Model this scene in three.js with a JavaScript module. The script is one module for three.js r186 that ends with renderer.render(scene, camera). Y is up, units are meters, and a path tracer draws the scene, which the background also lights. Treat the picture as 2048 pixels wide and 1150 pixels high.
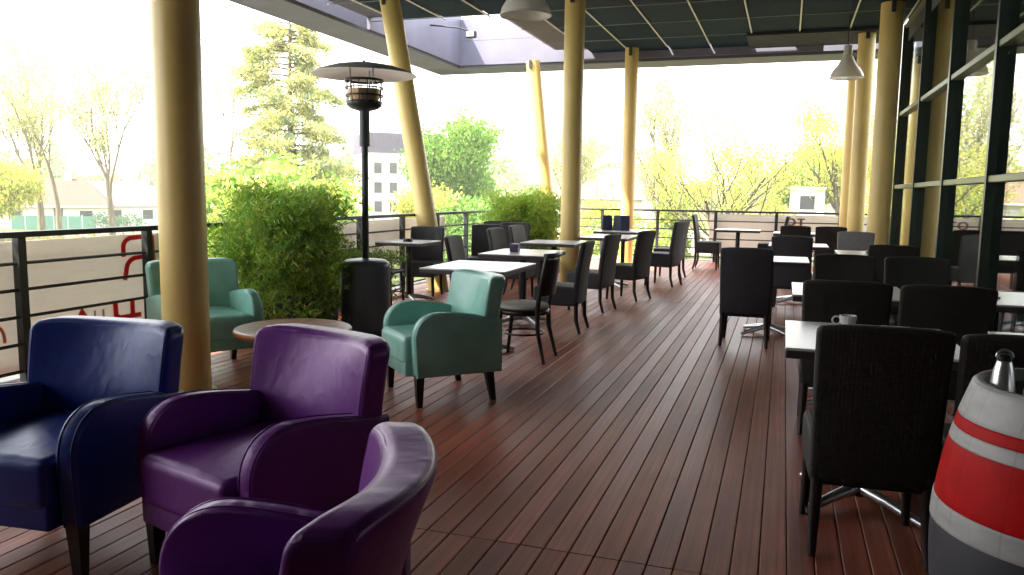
import * as THREE from 'three';
import { mergeGeometries, toCreasedNormals } from 'three/addons/utils/BufferGeometryUtils.js';

// ------------------------------------------------------------------ camera, sky, sun, exposure
const scene = new THREE.Scene();
const camera = new THREE.PerspectiveCamera(39.53, 2048 / 1150, 0.05, 1500);
camera.position.set(0, 1.38, 0);
camera.rotation.order = 'YXZ';
camera.rotation.set(THREE.MathUtils.degToRad(-6.75), THREE.MathUtils.degToRad(18.6), THREE.MathUtils.degToRad(0.75));
camera.updateMatrixWorld(true);

const renderer = new THREE.WebGLRenderer({ antialias: true });
renderer.setSize(1024, 575);
renderer.toneMapping = THREE.LinearToneMapping;
renderer.toneMappingExposure = 5.1;
renderer.shadowMap.enabled = true;

const sunDir = new THREE.Vector3(-0.62, 1.15, 0.5).normalize();
{
  // hazy, almost white spring sky, a little brighter round the sun and near the horizon
  const W = 256, Hh = 128, data = new Float32Array(W * Hh * 4), d = new THREE.Vector3();
  for (let j = 0; j < Hh; j++) for (let i = 0; i < W; i++) {
    const th = (j + 0.5) / Hh * Math.PI - Math.PI / 2, ph = ((i + 0.5) / W - 0.5) * 2 * Math.PI;
    d.set(Math.cos(th) * Math.cos(ph), Math.sin(th), Math.cos(th) * Math.sin(ph));
    const up = Math.max(0, d.y), s = Math.max(0, d.dot(sunDir));
    const glow = 0.5 * Math.pow(s, 6);
    const hz = Math.exp(-up * 3);
    const k = 4 * (j * W + i);
    data[k] = 0.90 + 0.16 * hz + glow; data[k + 1] = 0.92 + 0.14 * hz + glow; data[k + 2] = 0.97 + 0.06 * hz + glow * 0.95; data[k + 3] = 1;
  }
  const t = new THREE.DataTexture(data, W, Hh, THREE.RGBAFormat, THREE.FloatType);
  t.mapping = THREE.EquirectangularReflectionMapping; t.magFilter = THREE.LinearFilter; t.minFilter = THREE.LinearFilter; t.needsUpdate = true;
  scene.background = t; scene.environment = t;
}
const sun = new THREE.DirectionalLight(0xfff0d6, 5);
sun.position.copy(sunDir).multiplyScalar(120); sun.castShadow = true; sun.shadow.radius = 3;
Object.assign(sun.shadow.camera, { left: -90, right: 90, top: 90, bottom: -90, near: 1, far: 320 });
sun.shadow.mapSize.set(2048, 2048);
scene.add(sun, sun.target);
scene.fog = new THREE.FogExp2(0xf3f6ee, 0.0008);

// ------------------------------------------------------------------ helpers
function rng(seed) { let a = seed >>> 0; return () => { a = (a + 0x6d2b79f5) | 0; let t = Math.imul(a ^ (a >>> 15), 1 | a); t = (t + Math.imul(t ^ (t >>> 7), 61 | t)) ^ t; return ((t ^ (t >>> 14)) >>> 0) / 4294967296; }; }
const V = (x, y, z) => new THREE.Vector3(x, y, z);
const lin = (r, g, b) => new THREE.Color().setRGB(r, g, b);
const used = new Map();
function numbered(n) { const k = used.get(n) || 0; used.set(n, k + 1); return k ? n + '_' + String(k).padStart(3, '0') : n; }
function thing(name, label, category, p = [0, 0, 0], turn = 0, group) {
  const o = new THREE.Group(); o.name = numbered(name); o.position.set(...p); o.rotation.y = turn;
  o.userData = { label, category }; if (group) o.userData.group = group; scene.add(o); return o;
}
function part(name, geo, m, parent) {
  const o = new THREE.Mesh(geo, m); o.name = name; o.castShadow = o.receiveShadow = true; parent.add(o); return o;
}
function solo(name, geo, m, label, category, group) {
  const o = part(numbered(name), geo, m, scene); o.userData = { label, category }; if (group) o.userData.group = group; return o;
}
function structure(name) { const o = new THREE.Group(); o.name = name; o.userData.kind = 'structure'; scene.add(o); return o; }
function copyThing(o, label, group) {
  const c = o.clone(); c.name = numbered(o.name.replace(/_\d{3}$/, '')); c.userData = { ...o.userData, label }; if (group) c.userData.group = group; scene.add(c); return c;
}
// texture coordinates in metres, by the direction each face looks
function boxUV(g) {
  if (!g.attributes.normal) g.computeVertexNormals();
  const p = g.attributes.position, n = g.attributes.normal, uv = new Float32Array(p.count * 2);
  for (let i = 0; i < p.count; i++) {
    const ax = Math.abs(n.getX(i)), ay = Math.abs(n.getY(i)), az = Math.abs(n.getZ(i));
    if (ay >= ax && ay >= az) { uv[2 * i] = p.getX(i); uv[2 * i + 1] = p.getZ(i); }
    else if (ax >= az) { uv[2 * i] = p.getZ(i); uv[2 * i + 1] = p.getY(i); }
    else { uv[2 * i] = p.getX(i); uv[2 * i + 1] = p.getY(i); }
  }
  g.setAttribute('uv', new THREE.BufferAttribute(uv, 2)); return g;
}
function smooth(g) {
  g.computeVertexNormals();
  const p = g.attributes.position, n = g.attributes.normal, m = new Map();
  const key = (i) => Math.round(p.getX(i) * 2e4) + ',' + Math.round(p.getY(i) * 2e4) + ',' + Math.round(p.getZ(i) * 2e4);
  for (let i = 0; i < p.count; i++) { const k = key(i); let a = m.get(k); if (!a) m.set(k, a = V(0, 0, 0)); a.x += n.getX(i); a.y += n.getY(i); a.z += n.getZ(i); }
  for (let i = 0; i < p.count; i++) { const a = m.get(key(i)), l = a.length() || 1; n.setXYZ(i, a.x / l, a.y / l, a.z / l); }
  return g;
}
// rounded box, enough vertices inside to be bent afterwards
function rbox(w, h, d, r, nx = 1, ny = 1, nz = 1, bend, c = 3) {
  const g = new THREE.BoxGeometry(w, h, d, nx + 2 * c, ny + 2 * c, nz + 2 * c), p = g.attributes.position;
  const re = (v, L, n) => {                     // remap an even grid so that the rounding gets c steps at each end
    const N = n + 2 * c, k = Math.round((v / L + 0.5) * N);
    if (k <= c) return -L / 2 + r * (1 - Math.cos(k / c * Math.PI / 2) * 1) * 1;
    if (k >= N - c) return L / 2 - r * (1 - Math.cos((N - k) / c * Math.PI / 2));
    return -L / 2 + r + (L - 2 * r) * (k - c) / n;
  };
  for (let i = 0; i < p.count; i++) {
    const v = V(re(p.getX(i), w, nx), re(p.getY(i), h, ny), re(p.getZ(i), d, nz));
    const q = V(THREE.MathUtils.clamp(v.x, -w / 2 + r, w / 2 - r), THREE.MathUtils.clamp(v.y, -h / 2 + r, h / 2 - r), THREE.MathUtils.clamp(v.z, -d / 2 + r, d / 2 - r));
    const e = v.clone().sub(q);
    if (e.lengthSq() > 1e-12) v.copy(q).addScaledVector(e.normalize(), r);
    if (bend) bend(v);
    p.setXYZ(i, v.x, v.y, v.z);
  }
  return boxUV(smooth(g));
}
const box = (w, h, d, x = 0, y = 0, z = 0) => boxUV(new THREE.BoxGeometry(w, h, d).translate(x, y, z));
// box with small chamfers, cheap
function cbox(w, h, d, x = 0, y = 0, z = 0, c = 0.004) {
  const s = new THREE.Shape(), a = w / 2, b = h / 2;
  s.moveTo(-a + c, -b); s.lineTo(a - c, -b); s.lineTo(a, -b + c); s.lineTo(a, b - c); s.lineTo(a - c, b); s.lineTo(-a + c, b); s.lineTo(-a, b - c); s.lineTo(-a, -b + c); s.closePath();
  return boxUV(new THREE.ExtrudeGeometry(s, { depth: d, bevelEnabled: false }).translate(x, y, z - d / 2));
}
class Tubes {
  constructor() { this.p = []; this.n = []; this.uv = []; this.i = []; }
  add(pts, rad, sides = 6, cap = true) {
    const base0 = this.p.length / 3; let prev = null, len = 0;
    for (let k = 0; k < pts.length; k++) {
      const a = pts[Math.max(0, k - 1)], b = pts[Math.min(pts.length - 1, k + 1)], t = b.clone().sub(a).normalize();
      let u = prev ? prev.clone().addScaledVector(t, -prev.dot(t)) : (Math.abs(t.y) < 0.9 ? V(0, 1, 0) : V(1, 0, 0)).cross(t);
      if (u.lengthSq() < 1e-8) u = V(1, 0, 0.01).cross(t);
      u.normalize(); prev = u; const w = t.clone().cross(u), r = Array.isArray(rad) ? rad[k] : rad;
      if (k) len += pts[k].distanceTo(pts[k - 1]);
      for (let s = 0; s <= sides; s++) {
        const q = s / sides * Math.PI * 2, nn = u.clone().multiplyScalar(Math.cos(q)).addScaledVector(w, Math.sin(q));
        this.p.push(pts[k].x + nn.x * r, pts[k].y + nn.y * r, pts[k].z + nn.z * r); this.n.push(nn.x, nn.y, nn.z); this.uv.push(s / sides * 6.28 * r, len);
      }
    }
    const S = sides + 1;
    for (let k = 0; k < pts.length - 1; k++) for (let s = 0; s < sides; s++) {
      const a = base0 + k * S + s, b = a + 1, c = a + S, d = c + 1; this.i.push(a, b, c, b, d, c);
    }
    if (cap) for (const k of [0, pts.length - 1]) {
      const nd = pts[k].clone().sub(pts[k ? k - 1 : 1]).normalize(), c0 = this.p.length / 3;
      this.p.push(pts[k].x, pts[k].y, pts[k].z); this.n.push(nd.x, nd.y, nd.z); this.uv.push(0, 0);
      for (let s = 0; s <= sides; s++) { const j = (base0 + k * S + s) * 3; this.p.push(this.p[j], this.p[j + 1], this.p[j + 2]); this.n.push(nd.x, nd.y, nd.z); this.uv.push(0, 0); }
      for (let s = 0; s < sides; s++) k ? this.i.push(c0, c0 + 1 + s, c0 + 2 + s) : this.i.push(c0, c0 + 2 + s, c0 + 1 + s);
    }
    return this;
  }
  geo() {
    const g = new THREE.BufferGeometry();
    g.setAttribute('position', new THREE.Float32BufferAttribute(this.p, 3)); g.setAttribute('normal', new THREE.Float32BufferAttribute(this.n, 3)); g.setAttribute('uv', new THREE.Float32BufferAttribute(this.uv, 2));
    g.setIndex(this.i); return g;
  }
}
const tube = (pts, rad, sides = 8) => new Tubes().add(pts, rad, sides).geo();
const lathe = (pts, n = 32) => new THREE.LatheGeometry(pts.map(([r, y]) => new THREE.Vector2(r, y)), n);
const merge = (gs) => mergeGeometries(gs.map((g) => { const q = g.index ? g.toNonIndexed() : g; for (const k of Object.keys(q.attributes)) if (!['position', 'normal', 'uv'].includes(k)) q.deleteAttribute(k); return q; }));
function extrude(shape, depth, bevel = 0, seg = 2, curve = 12) {
  const g = new THREE.ExtrudeGeometry(shape, { depth, bevelEnabled: bevel > 0, bevelThickness: bevel, bevelSize: bevel, bevelOffset: -bevel, bevelSegments: seg, curveSegments: curve });
  return boxUV(toCreasedNormals(g, 0.7));
}

// ------------------------------------------------------------------ procedural textures
function hash2(x, y, s) { let h = Math.imul(x, 374761393) ^ Math.imul(y, 668265263) ^ Math.imul(s, 1274126177); h = Math.imul(h ^ (h >>> 13), 1274126177); return ((h ^ (h >>> 16)) >>> 0) / 4294967296; }
function vnoise(x, y, px, py, s) {            // periodic value noise
  const x0 = Math.floor(x), y0 = Math.floor(y), fx = x - x0, fy = y - y0, u = fx * fx * (3 - 2 * fx), v = fy * fy * (3 - 2 * fy);
  const m = (a, p) => ((a % p) + p) % p, h = (a, b) => hash2(m(a, px), m(b, py), s);
  return (h(x0, y0) * (1 - u) + h(x0 + 1, y0) * u) * (1 - v) + (h(x0, y0 + 1) * (1 - u) + h(x0 + 1, y0 + 1) * u) * v;
}
function tex(w, h, f, srgb = true, sx = 1, sy = 1) {
  const d = new Uint8Array(w * h * 4);
  for (let j = 0; j < h; j++) for (let i = 0; i < w; i++) {
    const c = f(i / w, j / h), k = 4 * (j * w + i), a = Array.isArray(c) ? c : [c, c, c];
    for (let q = 0; q < 3; q++) d[k + q] = Math.max(0, Math.min(255, a[q] * 255)); d[k + 3] = 255;
  }
  const t = new THREE.DataTexture(d, w, h, THREE.RGBAFormat); t.wrapS = t.wrapT = THREE.RepeatWrapping; t.magFilter = THREE.LinearFilter; t.minFilter = THREE.LinearMipmapLinearFilter; t.generateMipmaps = true;
  if (srgb) t.colorSpace = THREE.SRGBColorSpace; t.repeat.set(1 / sx, 1 / sy); t.needsUpdate = true; return t;
}
const fbm = (u, v, p, q, s, o = 4) => { let a = 0, w = 0.5, t = 0; for (let k = 0; k < o; k++) { a += w * vnoise(u * p, v * q, p, q, s + k); t += w; w *= 0.5; p *= 2; q *= 2; } return a / t; };
// tone = multiplies the material's own colour with grain, blotches and stains
const toneTex = (p, q, lo, hi, s, size, sy = size) => tex(256, 256, (u, v) => lo + (hi - lo) * fbm(u, v, p, q, s), true, size, sy);
const grainTone = tex(256, 512, (u, v) => { const g = fbm(u, v, 24, 3, 5, 4), b = fbm(u, v, 2, 5, 9, 3), st = vnoise(u * 90, v * 6, 90, 6, 3); const k = 0.64 + 0.2 * g + 0.24 * (b - 0.5) + 0.1 * (st - 0.5); return [k, k * (0.97 + 0.05 * b), k * (0.95 + 0.08 * b)]; }, true, 0.31, 2.3);
const ribs = tex(64, 64, (u, v) => { const r = 0.5 + 0.5 * Math.cos(u * Math.PI * 2 * 4); return 0.25 + 0.6 * r + 0.15 * hash2(Math.floor(u * 64), Math.floor(v * 64), 7); }, false, 0.0495, 0.4);
const leatherBump = tex(256, 256, (u, v) => 0.12 * fbm(u, v, 60, 60, 21, 2) + 0.88 * Math.pow(1 - Math.abs(2 * fbm(u, v, 5, 3, 23, 3) - 1), 2), false, 0.42, 0.42);
const leatherTone = toneTex(6, 6, 0.78, 1.0, 31, 0.8);
const weaveH = (u, v) => { const n = 8, a = u * n, b = v * n, over = (Math.floor(a) + Math.floor(b)) % 2, fa = a % 1, fb = b % 1; return over ? Math.sin(fa * Math.PI) * 0.75 + 0.25 * Math.sin(fb * Math.PI) : Math.sin(fb * Math.PI) * 0.75 + 0.25 * Math.sin(fa * Math.PI); };
const weaveBump = tex(128, 128, weaveH, false, 0.12, 0.12);
const weaveTone = tex(128, 128, (u, v) => 0.62 + 0.3 * weaveH(u, v) * (0.8 + 0.4 * hash2(Math.floor(u * 8), Math.floor(v * 8), 5)), true, 0.12, 0.12);
const paintTone = toneTex(4, 4, 0.88, 1.0, 41, 1.6);
const grassTone = tex(512, 512, (u, v) => { const a = fbm(u, v, 5, 5, 51, 5), b = fbm(u, v, 60, 60, 57, 2); const k = 0.45 + 0.35 * a + 0.35 * (b - 0.3); return [k * (0.9 + 0.3 * a), k, k * 0.7]; }, true, 24);
const asphaltTone = toneTex(32, 32, 0.6, 1.0, 61, 5);
const tileTone = tex(128, 128, (u, v) => { const r = (v * 16) % 1, c = (u * 16 + (Math.floor(v * 16) % 2) * 0.5) % 1; return 0.6 + 0.25 * r + 0.12 * hash2(Math.floor(u * 16), Math.floor(v * 16), 3) - (c < 0.1 ? 0.15 : 0); }, true, 5);
const barkTone = toneTex(6, 3, 0.45, 1.0, 71, 0.8, 2.5);
const panelTone = tex(256, 256, (u, v) => { const a = fbm(u, v, 4, 4, 81, 5); return [0.75 + 0.2 * a, 0.78 + 0.22 * a, 0.76 + 0.22 * a]; }, true, 2.1);
const plankTone = grainTone;
const scuff = tex(256, 256, (u, v) => 0.6 + 0.4 * fbm(u, v, 5, 5, 95, 5), false, 1.7);

const mat = (c, o = {}) => new THREE.MeshStandardMaterial({ color: c, roughness: 0.7, ...o });
const phys = (c, o = {}) => new THREE.MeshPhysicalMaterial({ color: c, roughness: 0.6, ...o });
const M = {
  yellow: mat(lin(0.86, 0.65, 0.23), { roughness: 0.42, map: paintTone, roughnessMap: scuff }),
  steel: mat(lin(0.045, 0.055, 0.065), { roughness: 0.45, map: paintTone, metalness: 0.2 }),
  blackMetal: mat(lin(0.022, 0.024, 0.028), { roughness: 0.4, metalness: 0.3 }),
  alu: mat(lin(0.62, 0.63, 0.65), { roughness: 0.28, metalness: 0.9 }),
  darkWood: mat(lin(0.035, 0.02, 0.013), { roughness: 0.45, map: grainTone }),
  blackWood: mat(lin(0.018, 0.013, 0.011), { roughness: 0.4, map: grainTone }),
  wicker: mat(lin(0.042, 0.041, 0.052), { roughness: 0.62, map: weaveTone, bumpMap: weaveBump, bumpScale: 0.0018 }),
  wickerBrown: mat(lin(0.016, 0.013, 0.013), { roughness: 0.66, map: weaveTone, bumpMap: weaveBump, bumpScale: 0.0018 }),
  cushionGrey: mat(lin(0.62, 0.58, 0.52), { roughness: 0.8, map: leatherTone }),
  greyFabric: mat(lin(0.36, 0.37, 0.38), { roughness: 0.8, map: weaveTone }),
  tableTop: mat(lin(0.84, 0.83, 0.85), { roughness: 0.25, map: paintTone }),
  tableEdge: mat(lin(0.05, 0.035, 0.04), { roughness: 0.5 }),
  white: mat(lin(0.72, 0.72, 0.70), { roughness: 0.5, map: paintTone }),
  lavender: mat(lin(0.19, 0.195, 0.28), { roughness: 0.5, map: paintTone }),
  soffit: mat(lin(0.12, 0.11, 0.15), { roughness: 0.55, map: panelTone }),
  strip: mat(lin(0.62, 0.62, 0.62), { roughness: 0.45, metalness: 0.3 }),
  roofing: mat(lin(0.08, 0.08, 0.085), { roughness: 0.8 }),
  concrete: mat(lin(0.5, 0.49, 0.46), { roughness: 0.85, map: toneTex(8, 8, 0.7, 1, 91, 2) }),
};
const leather = (r, g, b, sc) => phys(lin(r, g, b), { roughness: 0.34, specularIntensity: 1, specularColor: lin(...sc), map: leatherTone, bumpMap: leatherBump, bumpScale: 0.0014 });

// pixel of the photograph + distance along the lens axis -> point (used for what stands far off)
const GROUND = -3.6;
function far(px, depth, y = GROUND) {
  const f = 1600, d = V((px - 1024) / f, -(383 + 0.0131 * (px - 1024) - 575) / f, -1).applyQuaternion(camera.quaternion);
  return V(d.x * depth, y, d.z * depth);
}

// ------------------------------------------------------------------ ground
{
  const g = new THREE.PlaneGeometry(1400, 1400, 60, 60).rotateX(-Math.PI / 2); const p = g.attributes.position;
  for (let i = 0; i < p.count; i++) { const x = p.getX(i), z = p.getZ(i), r = Math.hypot(x, z); p.setY(i, GROUND + (r > 130 ? Math.min(12, (r - 130) * 0.03) * (0.6 + 0.4 * Math.sin(x * 0.013 + z * 0.02)) : 0)); }
  g.computeVertexNormals();
  const o = part('ground', boxUV(g), mat(lin(0.10, 0.15, 0.035), { roughness: 0.95, map: grassTone }), scene); o.userData.kind = 'structure';
  const ap = part('pavement', boxUV(new THREE.PlaneGeometry(46, 52).rotateX(-Math.PI / 2).translate(-20, GROUND + 0.006, -4)), mat(lin(0.17, 0.165, 0.16), { roughness: 0.9, map: asphaltTone }), scene); ap.userData.kind = 'structure';
  // access road and car park beside the terrace
  const a = far(250, 84), b = far(-500, 60), rd = new THREE.Shape();
  const road = part('road', boxUV(new THREE.PlaneGeometry(150, 11).rotateX(-Math.PI / 2)), mat(lin(0.09, 0.09, 0.092), { roughness: 0.9, map: asphaltTone }), scene);
  road.position.set((a.x + b.x) / 2, GROUND + 0.02, (a.z + b.z) / 2); road.rotation.y = Math.atan2(-(b.z - a.z), b.x - a.x); road.userData.kind = 'structure';
}

// ------------------------------------------------------------------ deck, board by board
const deckX0 = -5.12, deckX1 = 1.62, deckZ0 = 1.9, deckZ1 = -17.35;
{
  const deck = structure('deck'), R = rng(11);
  const w = 0.0958, pitchX = 0.1, t = 0.028, c = 0.0026;
  const prof = new THREE.Shape();
  prof.moveTo(-w / 2, -t); prof.lineTo(w / 2, -t); prof.lineTo(w / 2, -c); prof.lineTo(w / 2 - c, 0); prof.lineTo(-w / 2 + c, 0); prof.lineTo(-w / 2, -c); prof.closePath();
  const cuts = [deckZ0, -2.88, -10.4, deckZ1];
  const geos = []; for (let k = 0; k < 3; k++) {
    const L = cuts[k] - cuts[k + 1] - 0.006; geos.push([]);
    for (let q = 0; q < 3; q++) { const g = boxUV(new THREE.ExtrudeGeometry(prof, { depth: L, bevelEnabled: false }).translate(0, 0, -L)), uv = g.attributes.uv; for (let i = 0; i < uv.count; i++) uv.setXY(i, uv.getX(i) + q * 0.1, uv.getY(i) + q * 0.73 + k * 0.4); geos[k].push(g); }
  }
  const mats = [];
  for (let q = 0; q < 7; q++) { const s = 0.94 + 0.035 * q; mats.push(phys(lin(0.60 * s, 0.165 * s * (1 + 0.06 * (q % 3)), 0.10 * s), { roughness: 0.42 + 0.03 * (q % 3), specularIntensity: 0.5, map: grainTone, bumpMap: ribs, bumpScale: 0.0004 })); }
  for (let x = deckX0 + w / 2; x < deckX1; x += pitchX) for (let k = 0; k < 3; k++) {
    const o = part(numbered('board'), geos[k][(R() * 3) | 0], mats[(R() * 7) | 0], deck); o.position.set(x, 0.0015 * (R() - 0.5), cuts[k]);
  }
  part('joist_bed', box(deckX1 - deckX0, 0.26, deckZ0 - deckZ1, (deckX0 + deckX1) / 2, -0.17, (deckZ0 + deckZ1) / 2), mat(lin(0.02, 0.018, 0.016)), deck);
  const ek = M.concrete;
  part('edge_kerb', merge([cbox(0.2, 0.5, 20.6, -5.235, -0.24, -7.3, 0.01)]), ek, deck);
  part('edge_kerb', box(7, 0.5, 0.2, -1.85, -0.24, -17.46), ek, deck);
  const base = part('terrace_base', box(6.5, 3.1, 18.6, -1.65, GROUND + 1.55, -7.9), M.concrete, deck);
}

// ------------------------------------------------------------------ canopy over the terrace
const CEIL = 4.2;
{
  const c = thing('terrace_canopy', 'large dark panelled canopy with pale joint strips and an open skylight over the terrace', 'canopy');
  const R = rng(21);
  // roof deck leaves an opening near the far corner and a slot along the far beam
  const hx0 = -6.75, hx1 = -4.5, hz0 = -12.35, slotZ = -16.05, inZ = -16.25;
  const slab = (x0, x1, z0, z1) => box(x1 - x0, 0.2, z0 - z1, (x0 + x1) / 2, CEIL + 0.16, (z0 + z1) / 2);
  part('roof_deck', merge([slab(hx0, 1.75, 2.2, hz0), slab(hx1, 1.75, hz0, slotZ), slab(0.0, 1.75, slotZ, inZ)]), M.roofing, c);
  const px = 0.79, pz = 1.3, x0 = -6.75, z00 = -12.35 + 5 * 1.3;
  const g = rbox(px - 0.035, 0.02, pz - 0.02, 0.006, 1, 1, 1, null, 1);
  const ms = []; for (let q = 0; q < 5; q++) { const s = 0.8 + 0.09 * q; ms.push(phys(lin(0.010 * s, 0.027 * s, 0.048 * s), { roughness: 0.7 + 0.03 * (q % 3), specularIntensity: 0.12, map: panelTone })); }
  for (let i = 0; i < 11; i++) for (let k = -1; k < 8; k++) {
    const x = 1.69 - (i + 0.5) * px, z = z00 - (k + 0.5) * pz;
    if (z < hz0 && x < hx1 + 0.3) continue; if (x < hx0 + 0.2) continue; if (z < -15.9) continue;
    if (x > -0.8 && z < -14.9) continue;
    const o = part(numbered('ceiling_panel'), g, ms[(R() * 5) | 0], c); o.position.set(x, CEIL + 0.012, z); o.rotation.set((R() - 0.5) * 0.012, 0, (R() - 0.5) * 0.012);
  }
  for (let i = 0; i <= 10; i++) {
    const x = 1.69 - i * px; if (x < hx0) continue; const zEnd = x < hx1 ? hz0 + 0.05 : x > -0.8 ? (i === 2 ? -16.2 : -14.85) : -15.75;
    const o = part('joint_strip', tube([V(x, CEIL - 0.005, -5), V(x + 0.004, CEIL - 0.012, -9), V(x - 0.006, CEIL - 0.006, -12.5), V(x + 0.003, CEIL - 0.01, zEnd)], 0.014, 6), M.strip, c);
  }
  for (let k = 0; k < 8; k++) { const z = z00 - k * pz, xa = z < hz0 - 0.1 ? hx1 + 0.02 : hx0; if (z < -15.9) continue; part('cross_strip', box(1.69 - xa, 0.012, 0.012, (1.69 + xa) / 2, CEIL - 0.002, z), mat(lin(0.2, 0.22, 0.24), { roughness: 0.5 }), c); }
  // slatted soffit at the far right
  for (let k = 0; k < 11; k++) part(numbered('slat'), cbox(2.45, 0.05, 0.085, 0.46, CEIL - 0.03, -14.95 - k * 0.117, 0.006), phys(lin(0.04, 0.042, 0.05), { roughness: 0.7, specularIntensity: 0.4 }), c);
  // lower perimeter beams with a soffit, pale upstands above them
  part('beam_soffit', merge([box(0.74, 0.06, 19.2, -7.1, 4.03, -7.4), box(9.2, 0.06, 0.75, -2.87, 4.03, -16.63)]), M.soffit, c);
  part('edge_fascia', merge([box(0.05, 0.62, 19.2, -7.48, 4.31, -7.4), box(9.25, 0.62, 0.05, -2.88, 4.31, -17.03)]), M.soffit, c);
  part('upstand', merge([box(0.06, 1.05, 4.0, -6.72, 4.585, -14.28), box(2.6, 0.5, 0.06, -5.4, 4.31, -16.25), box(2.6, 0.45, 0.06, -5.4, 4.79, -16.252), box(4.6, 0.42, 0.06, -1.75, 4.27, -16.24)]), M.lavender, c);
  part('upstand', box(2.2, 0.75, 0.05, -5.6, 4.635, -12.32), M.lavender, c);
  part('upstand', box(0.05, 0.75, 3.7, -4.52, 4.635, -14.2), M.lavender, c);
  part('wall_plate', box(0.12, 0.5, 16.5, 1.76, 4.05, -6), M.roofing, c);
}
// floodlight on a bracket in the skylight
{
  const t = thing('floodlight', 'small black floodlight on a bent bracket fixed in the skylight opening', 'floodlight', [-6.2, 4.5, -14.7]);
  part('bracket', tube([V(-0.49, 0.1, 0), V(-0.2, 0.06, 0.02), V(0.1, 0.02, 0), V(0.34, -0.06, -0.02)], 0.016), M.blackMetal, t);
  part('lamp_head', rbox(0.2, 0.13, 0.1, 0.02).translate(0.36, -0.12, 0), M.blackMetal, t);
  part('lens', rbox(0.16, 0.09, 0.012, 0.005).translate(0.36, -0.12, 0.055), mat(lin(0.4, 0.42, 0.45), { roughness: 0.15 }), t);
}

// ------------------------------------------------------------------ columns
function column(base, top, r, label) {
  const t = thing('support_column', label, 'column', [base.x, 0, base.z], 0, 'pale yellow round steel columns');
  const T = V(top.x - base.x, top.y, top.z - base.z);
  part('shaft', tube([V(0, 0, 0), T.clone().multiplyScalar(0.5), T], r, 40), M.yellow, t);
  part('base_ring', tube([V(0, 0.001, 0), V(0, 0.018, 0)], r + 0.035, 40), M.yellow, t);
  const bz = part('head_bracket', cbox(0.06, 0.16, 2 * r + 0.06, T.x, T.y - 0.08, T.z, 0.01), M.steel, t); return t;
}
column(V(-3.78, 0, -4.35), V(-3.78, 4.2, -4.35), 0.15, 'thick yellow column standing beside the blue armchair and the mint armchair');
column(V(-4.57, 0, -10.32), V(-5.55, 4.18, -10.75), 0.145, 'tilted yellow column beside the patio heater with tables at its foot');
column(V(-2.95, 0, -11.41), V(-2.95, 4.2, -11.41), 0.145, 'upright yellow column rising between the white dining tables');
column(V(-2.95, 0, -15.9), V(-2.95, 4.2, -15.9), 0.13, 'upright slim yellow column near the end railing by the bare trees');
column(V(-4.45, 0, -15.84), V(-4.95, 4.02, -15.84), 0.14, 'tilted yellow column behind the bamboo planter, washed out against the sky');
column(V(1.36, 0, -13.2), V(1.36, 4.2, -13.2), 0.158, 'yellow column close in front of the glass wall');
column(V(1.2, 0, -15.2), V(1.2, 4.2, -15.2), 0.14, 'yellow column at the end of the glass wall by the grey chair');
column(V(1.16, 0, -17.0), V(1.16, 4.02, -17.0), 0.12, 'yellow column at the end railing behind two other columns');

// ------------------------------------------------------------------ glazed restaurant wall
const FX = 1.68;
{
  const b = thing('restaurant_building', 'restaurant wall of tall glass panes in dark green frames along the terrace', 'building');
  const frame = mat(lin(0.03, 0.05, 0.04), { roughness: 0.35, metalness: 0.3, map: paintTone }), rail = mat(lin(0.22, 0.25, 0.13), { roughness: 0.4, map: paintTone });
  const zs = []; for (let z = -14.1; z < 2; z += 2.07) zs.push(z);
  for (const z of zs) part('mullion', cbox(0.16, 4.05, 0.07, FX + 0.03, 2.03, z, 0.006), frame, b);
  const glass = new THREE.MeshPhysicalMaterial({ color: lin(0.85, 0.92, 0.88), roughness: 0.015, transmission: 1, thickness: 0, ior: 2.4 });
  const H = [0.1, 1.55, 2.68, 4.02];
  for (let i = 0; i < zs.length - 1; i++) for (let k = 0; k < 3; k++) {
    part('pane', box(0.012, H[k + 1] - H[k] - 0.05, 2.0, FX + 0.03, (H[k] + H[k + 1]) / 2, zs[i] + 1.035), glass, b);
  }
  for (let i = 0; i < zs.length - 1; i++) for (let k = 0; k < 4; k++) part('transom', cbox(0.11, k === 0 ? 0.1 : 0.06, 1.99, FX + 0.02, H[k] + (k === 0 ? -0.04 : k === 3 ? 0.01 : 0), zs[i] + 1.035, 0.006), k === 0 ? frame : rail, b);
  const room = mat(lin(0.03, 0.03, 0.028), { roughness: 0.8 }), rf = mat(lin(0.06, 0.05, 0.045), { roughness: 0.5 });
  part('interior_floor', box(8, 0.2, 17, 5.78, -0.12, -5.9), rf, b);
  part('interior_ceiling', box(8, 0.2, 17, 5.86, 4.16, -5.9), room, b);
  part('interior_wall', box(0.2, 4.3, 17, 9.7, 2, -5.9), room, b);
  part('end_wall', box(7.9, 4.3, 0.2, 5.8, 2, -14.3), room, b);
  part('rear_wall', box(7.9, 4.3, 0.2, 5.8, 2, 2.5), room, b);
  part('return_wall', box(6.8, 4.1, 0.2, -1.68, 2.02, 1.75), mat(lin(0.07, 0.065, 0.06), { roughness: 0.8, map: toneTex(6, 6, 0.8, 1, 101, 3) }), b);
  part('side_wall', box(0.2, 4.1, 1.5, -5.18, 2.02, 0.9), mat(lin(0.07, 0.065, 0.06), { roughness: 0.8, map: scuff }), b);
  part('foundation', box(8.4, 3.4, 17.4, 5.95, GROUND + 1.66, -5.9), M.concrete, b);
}

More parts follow.
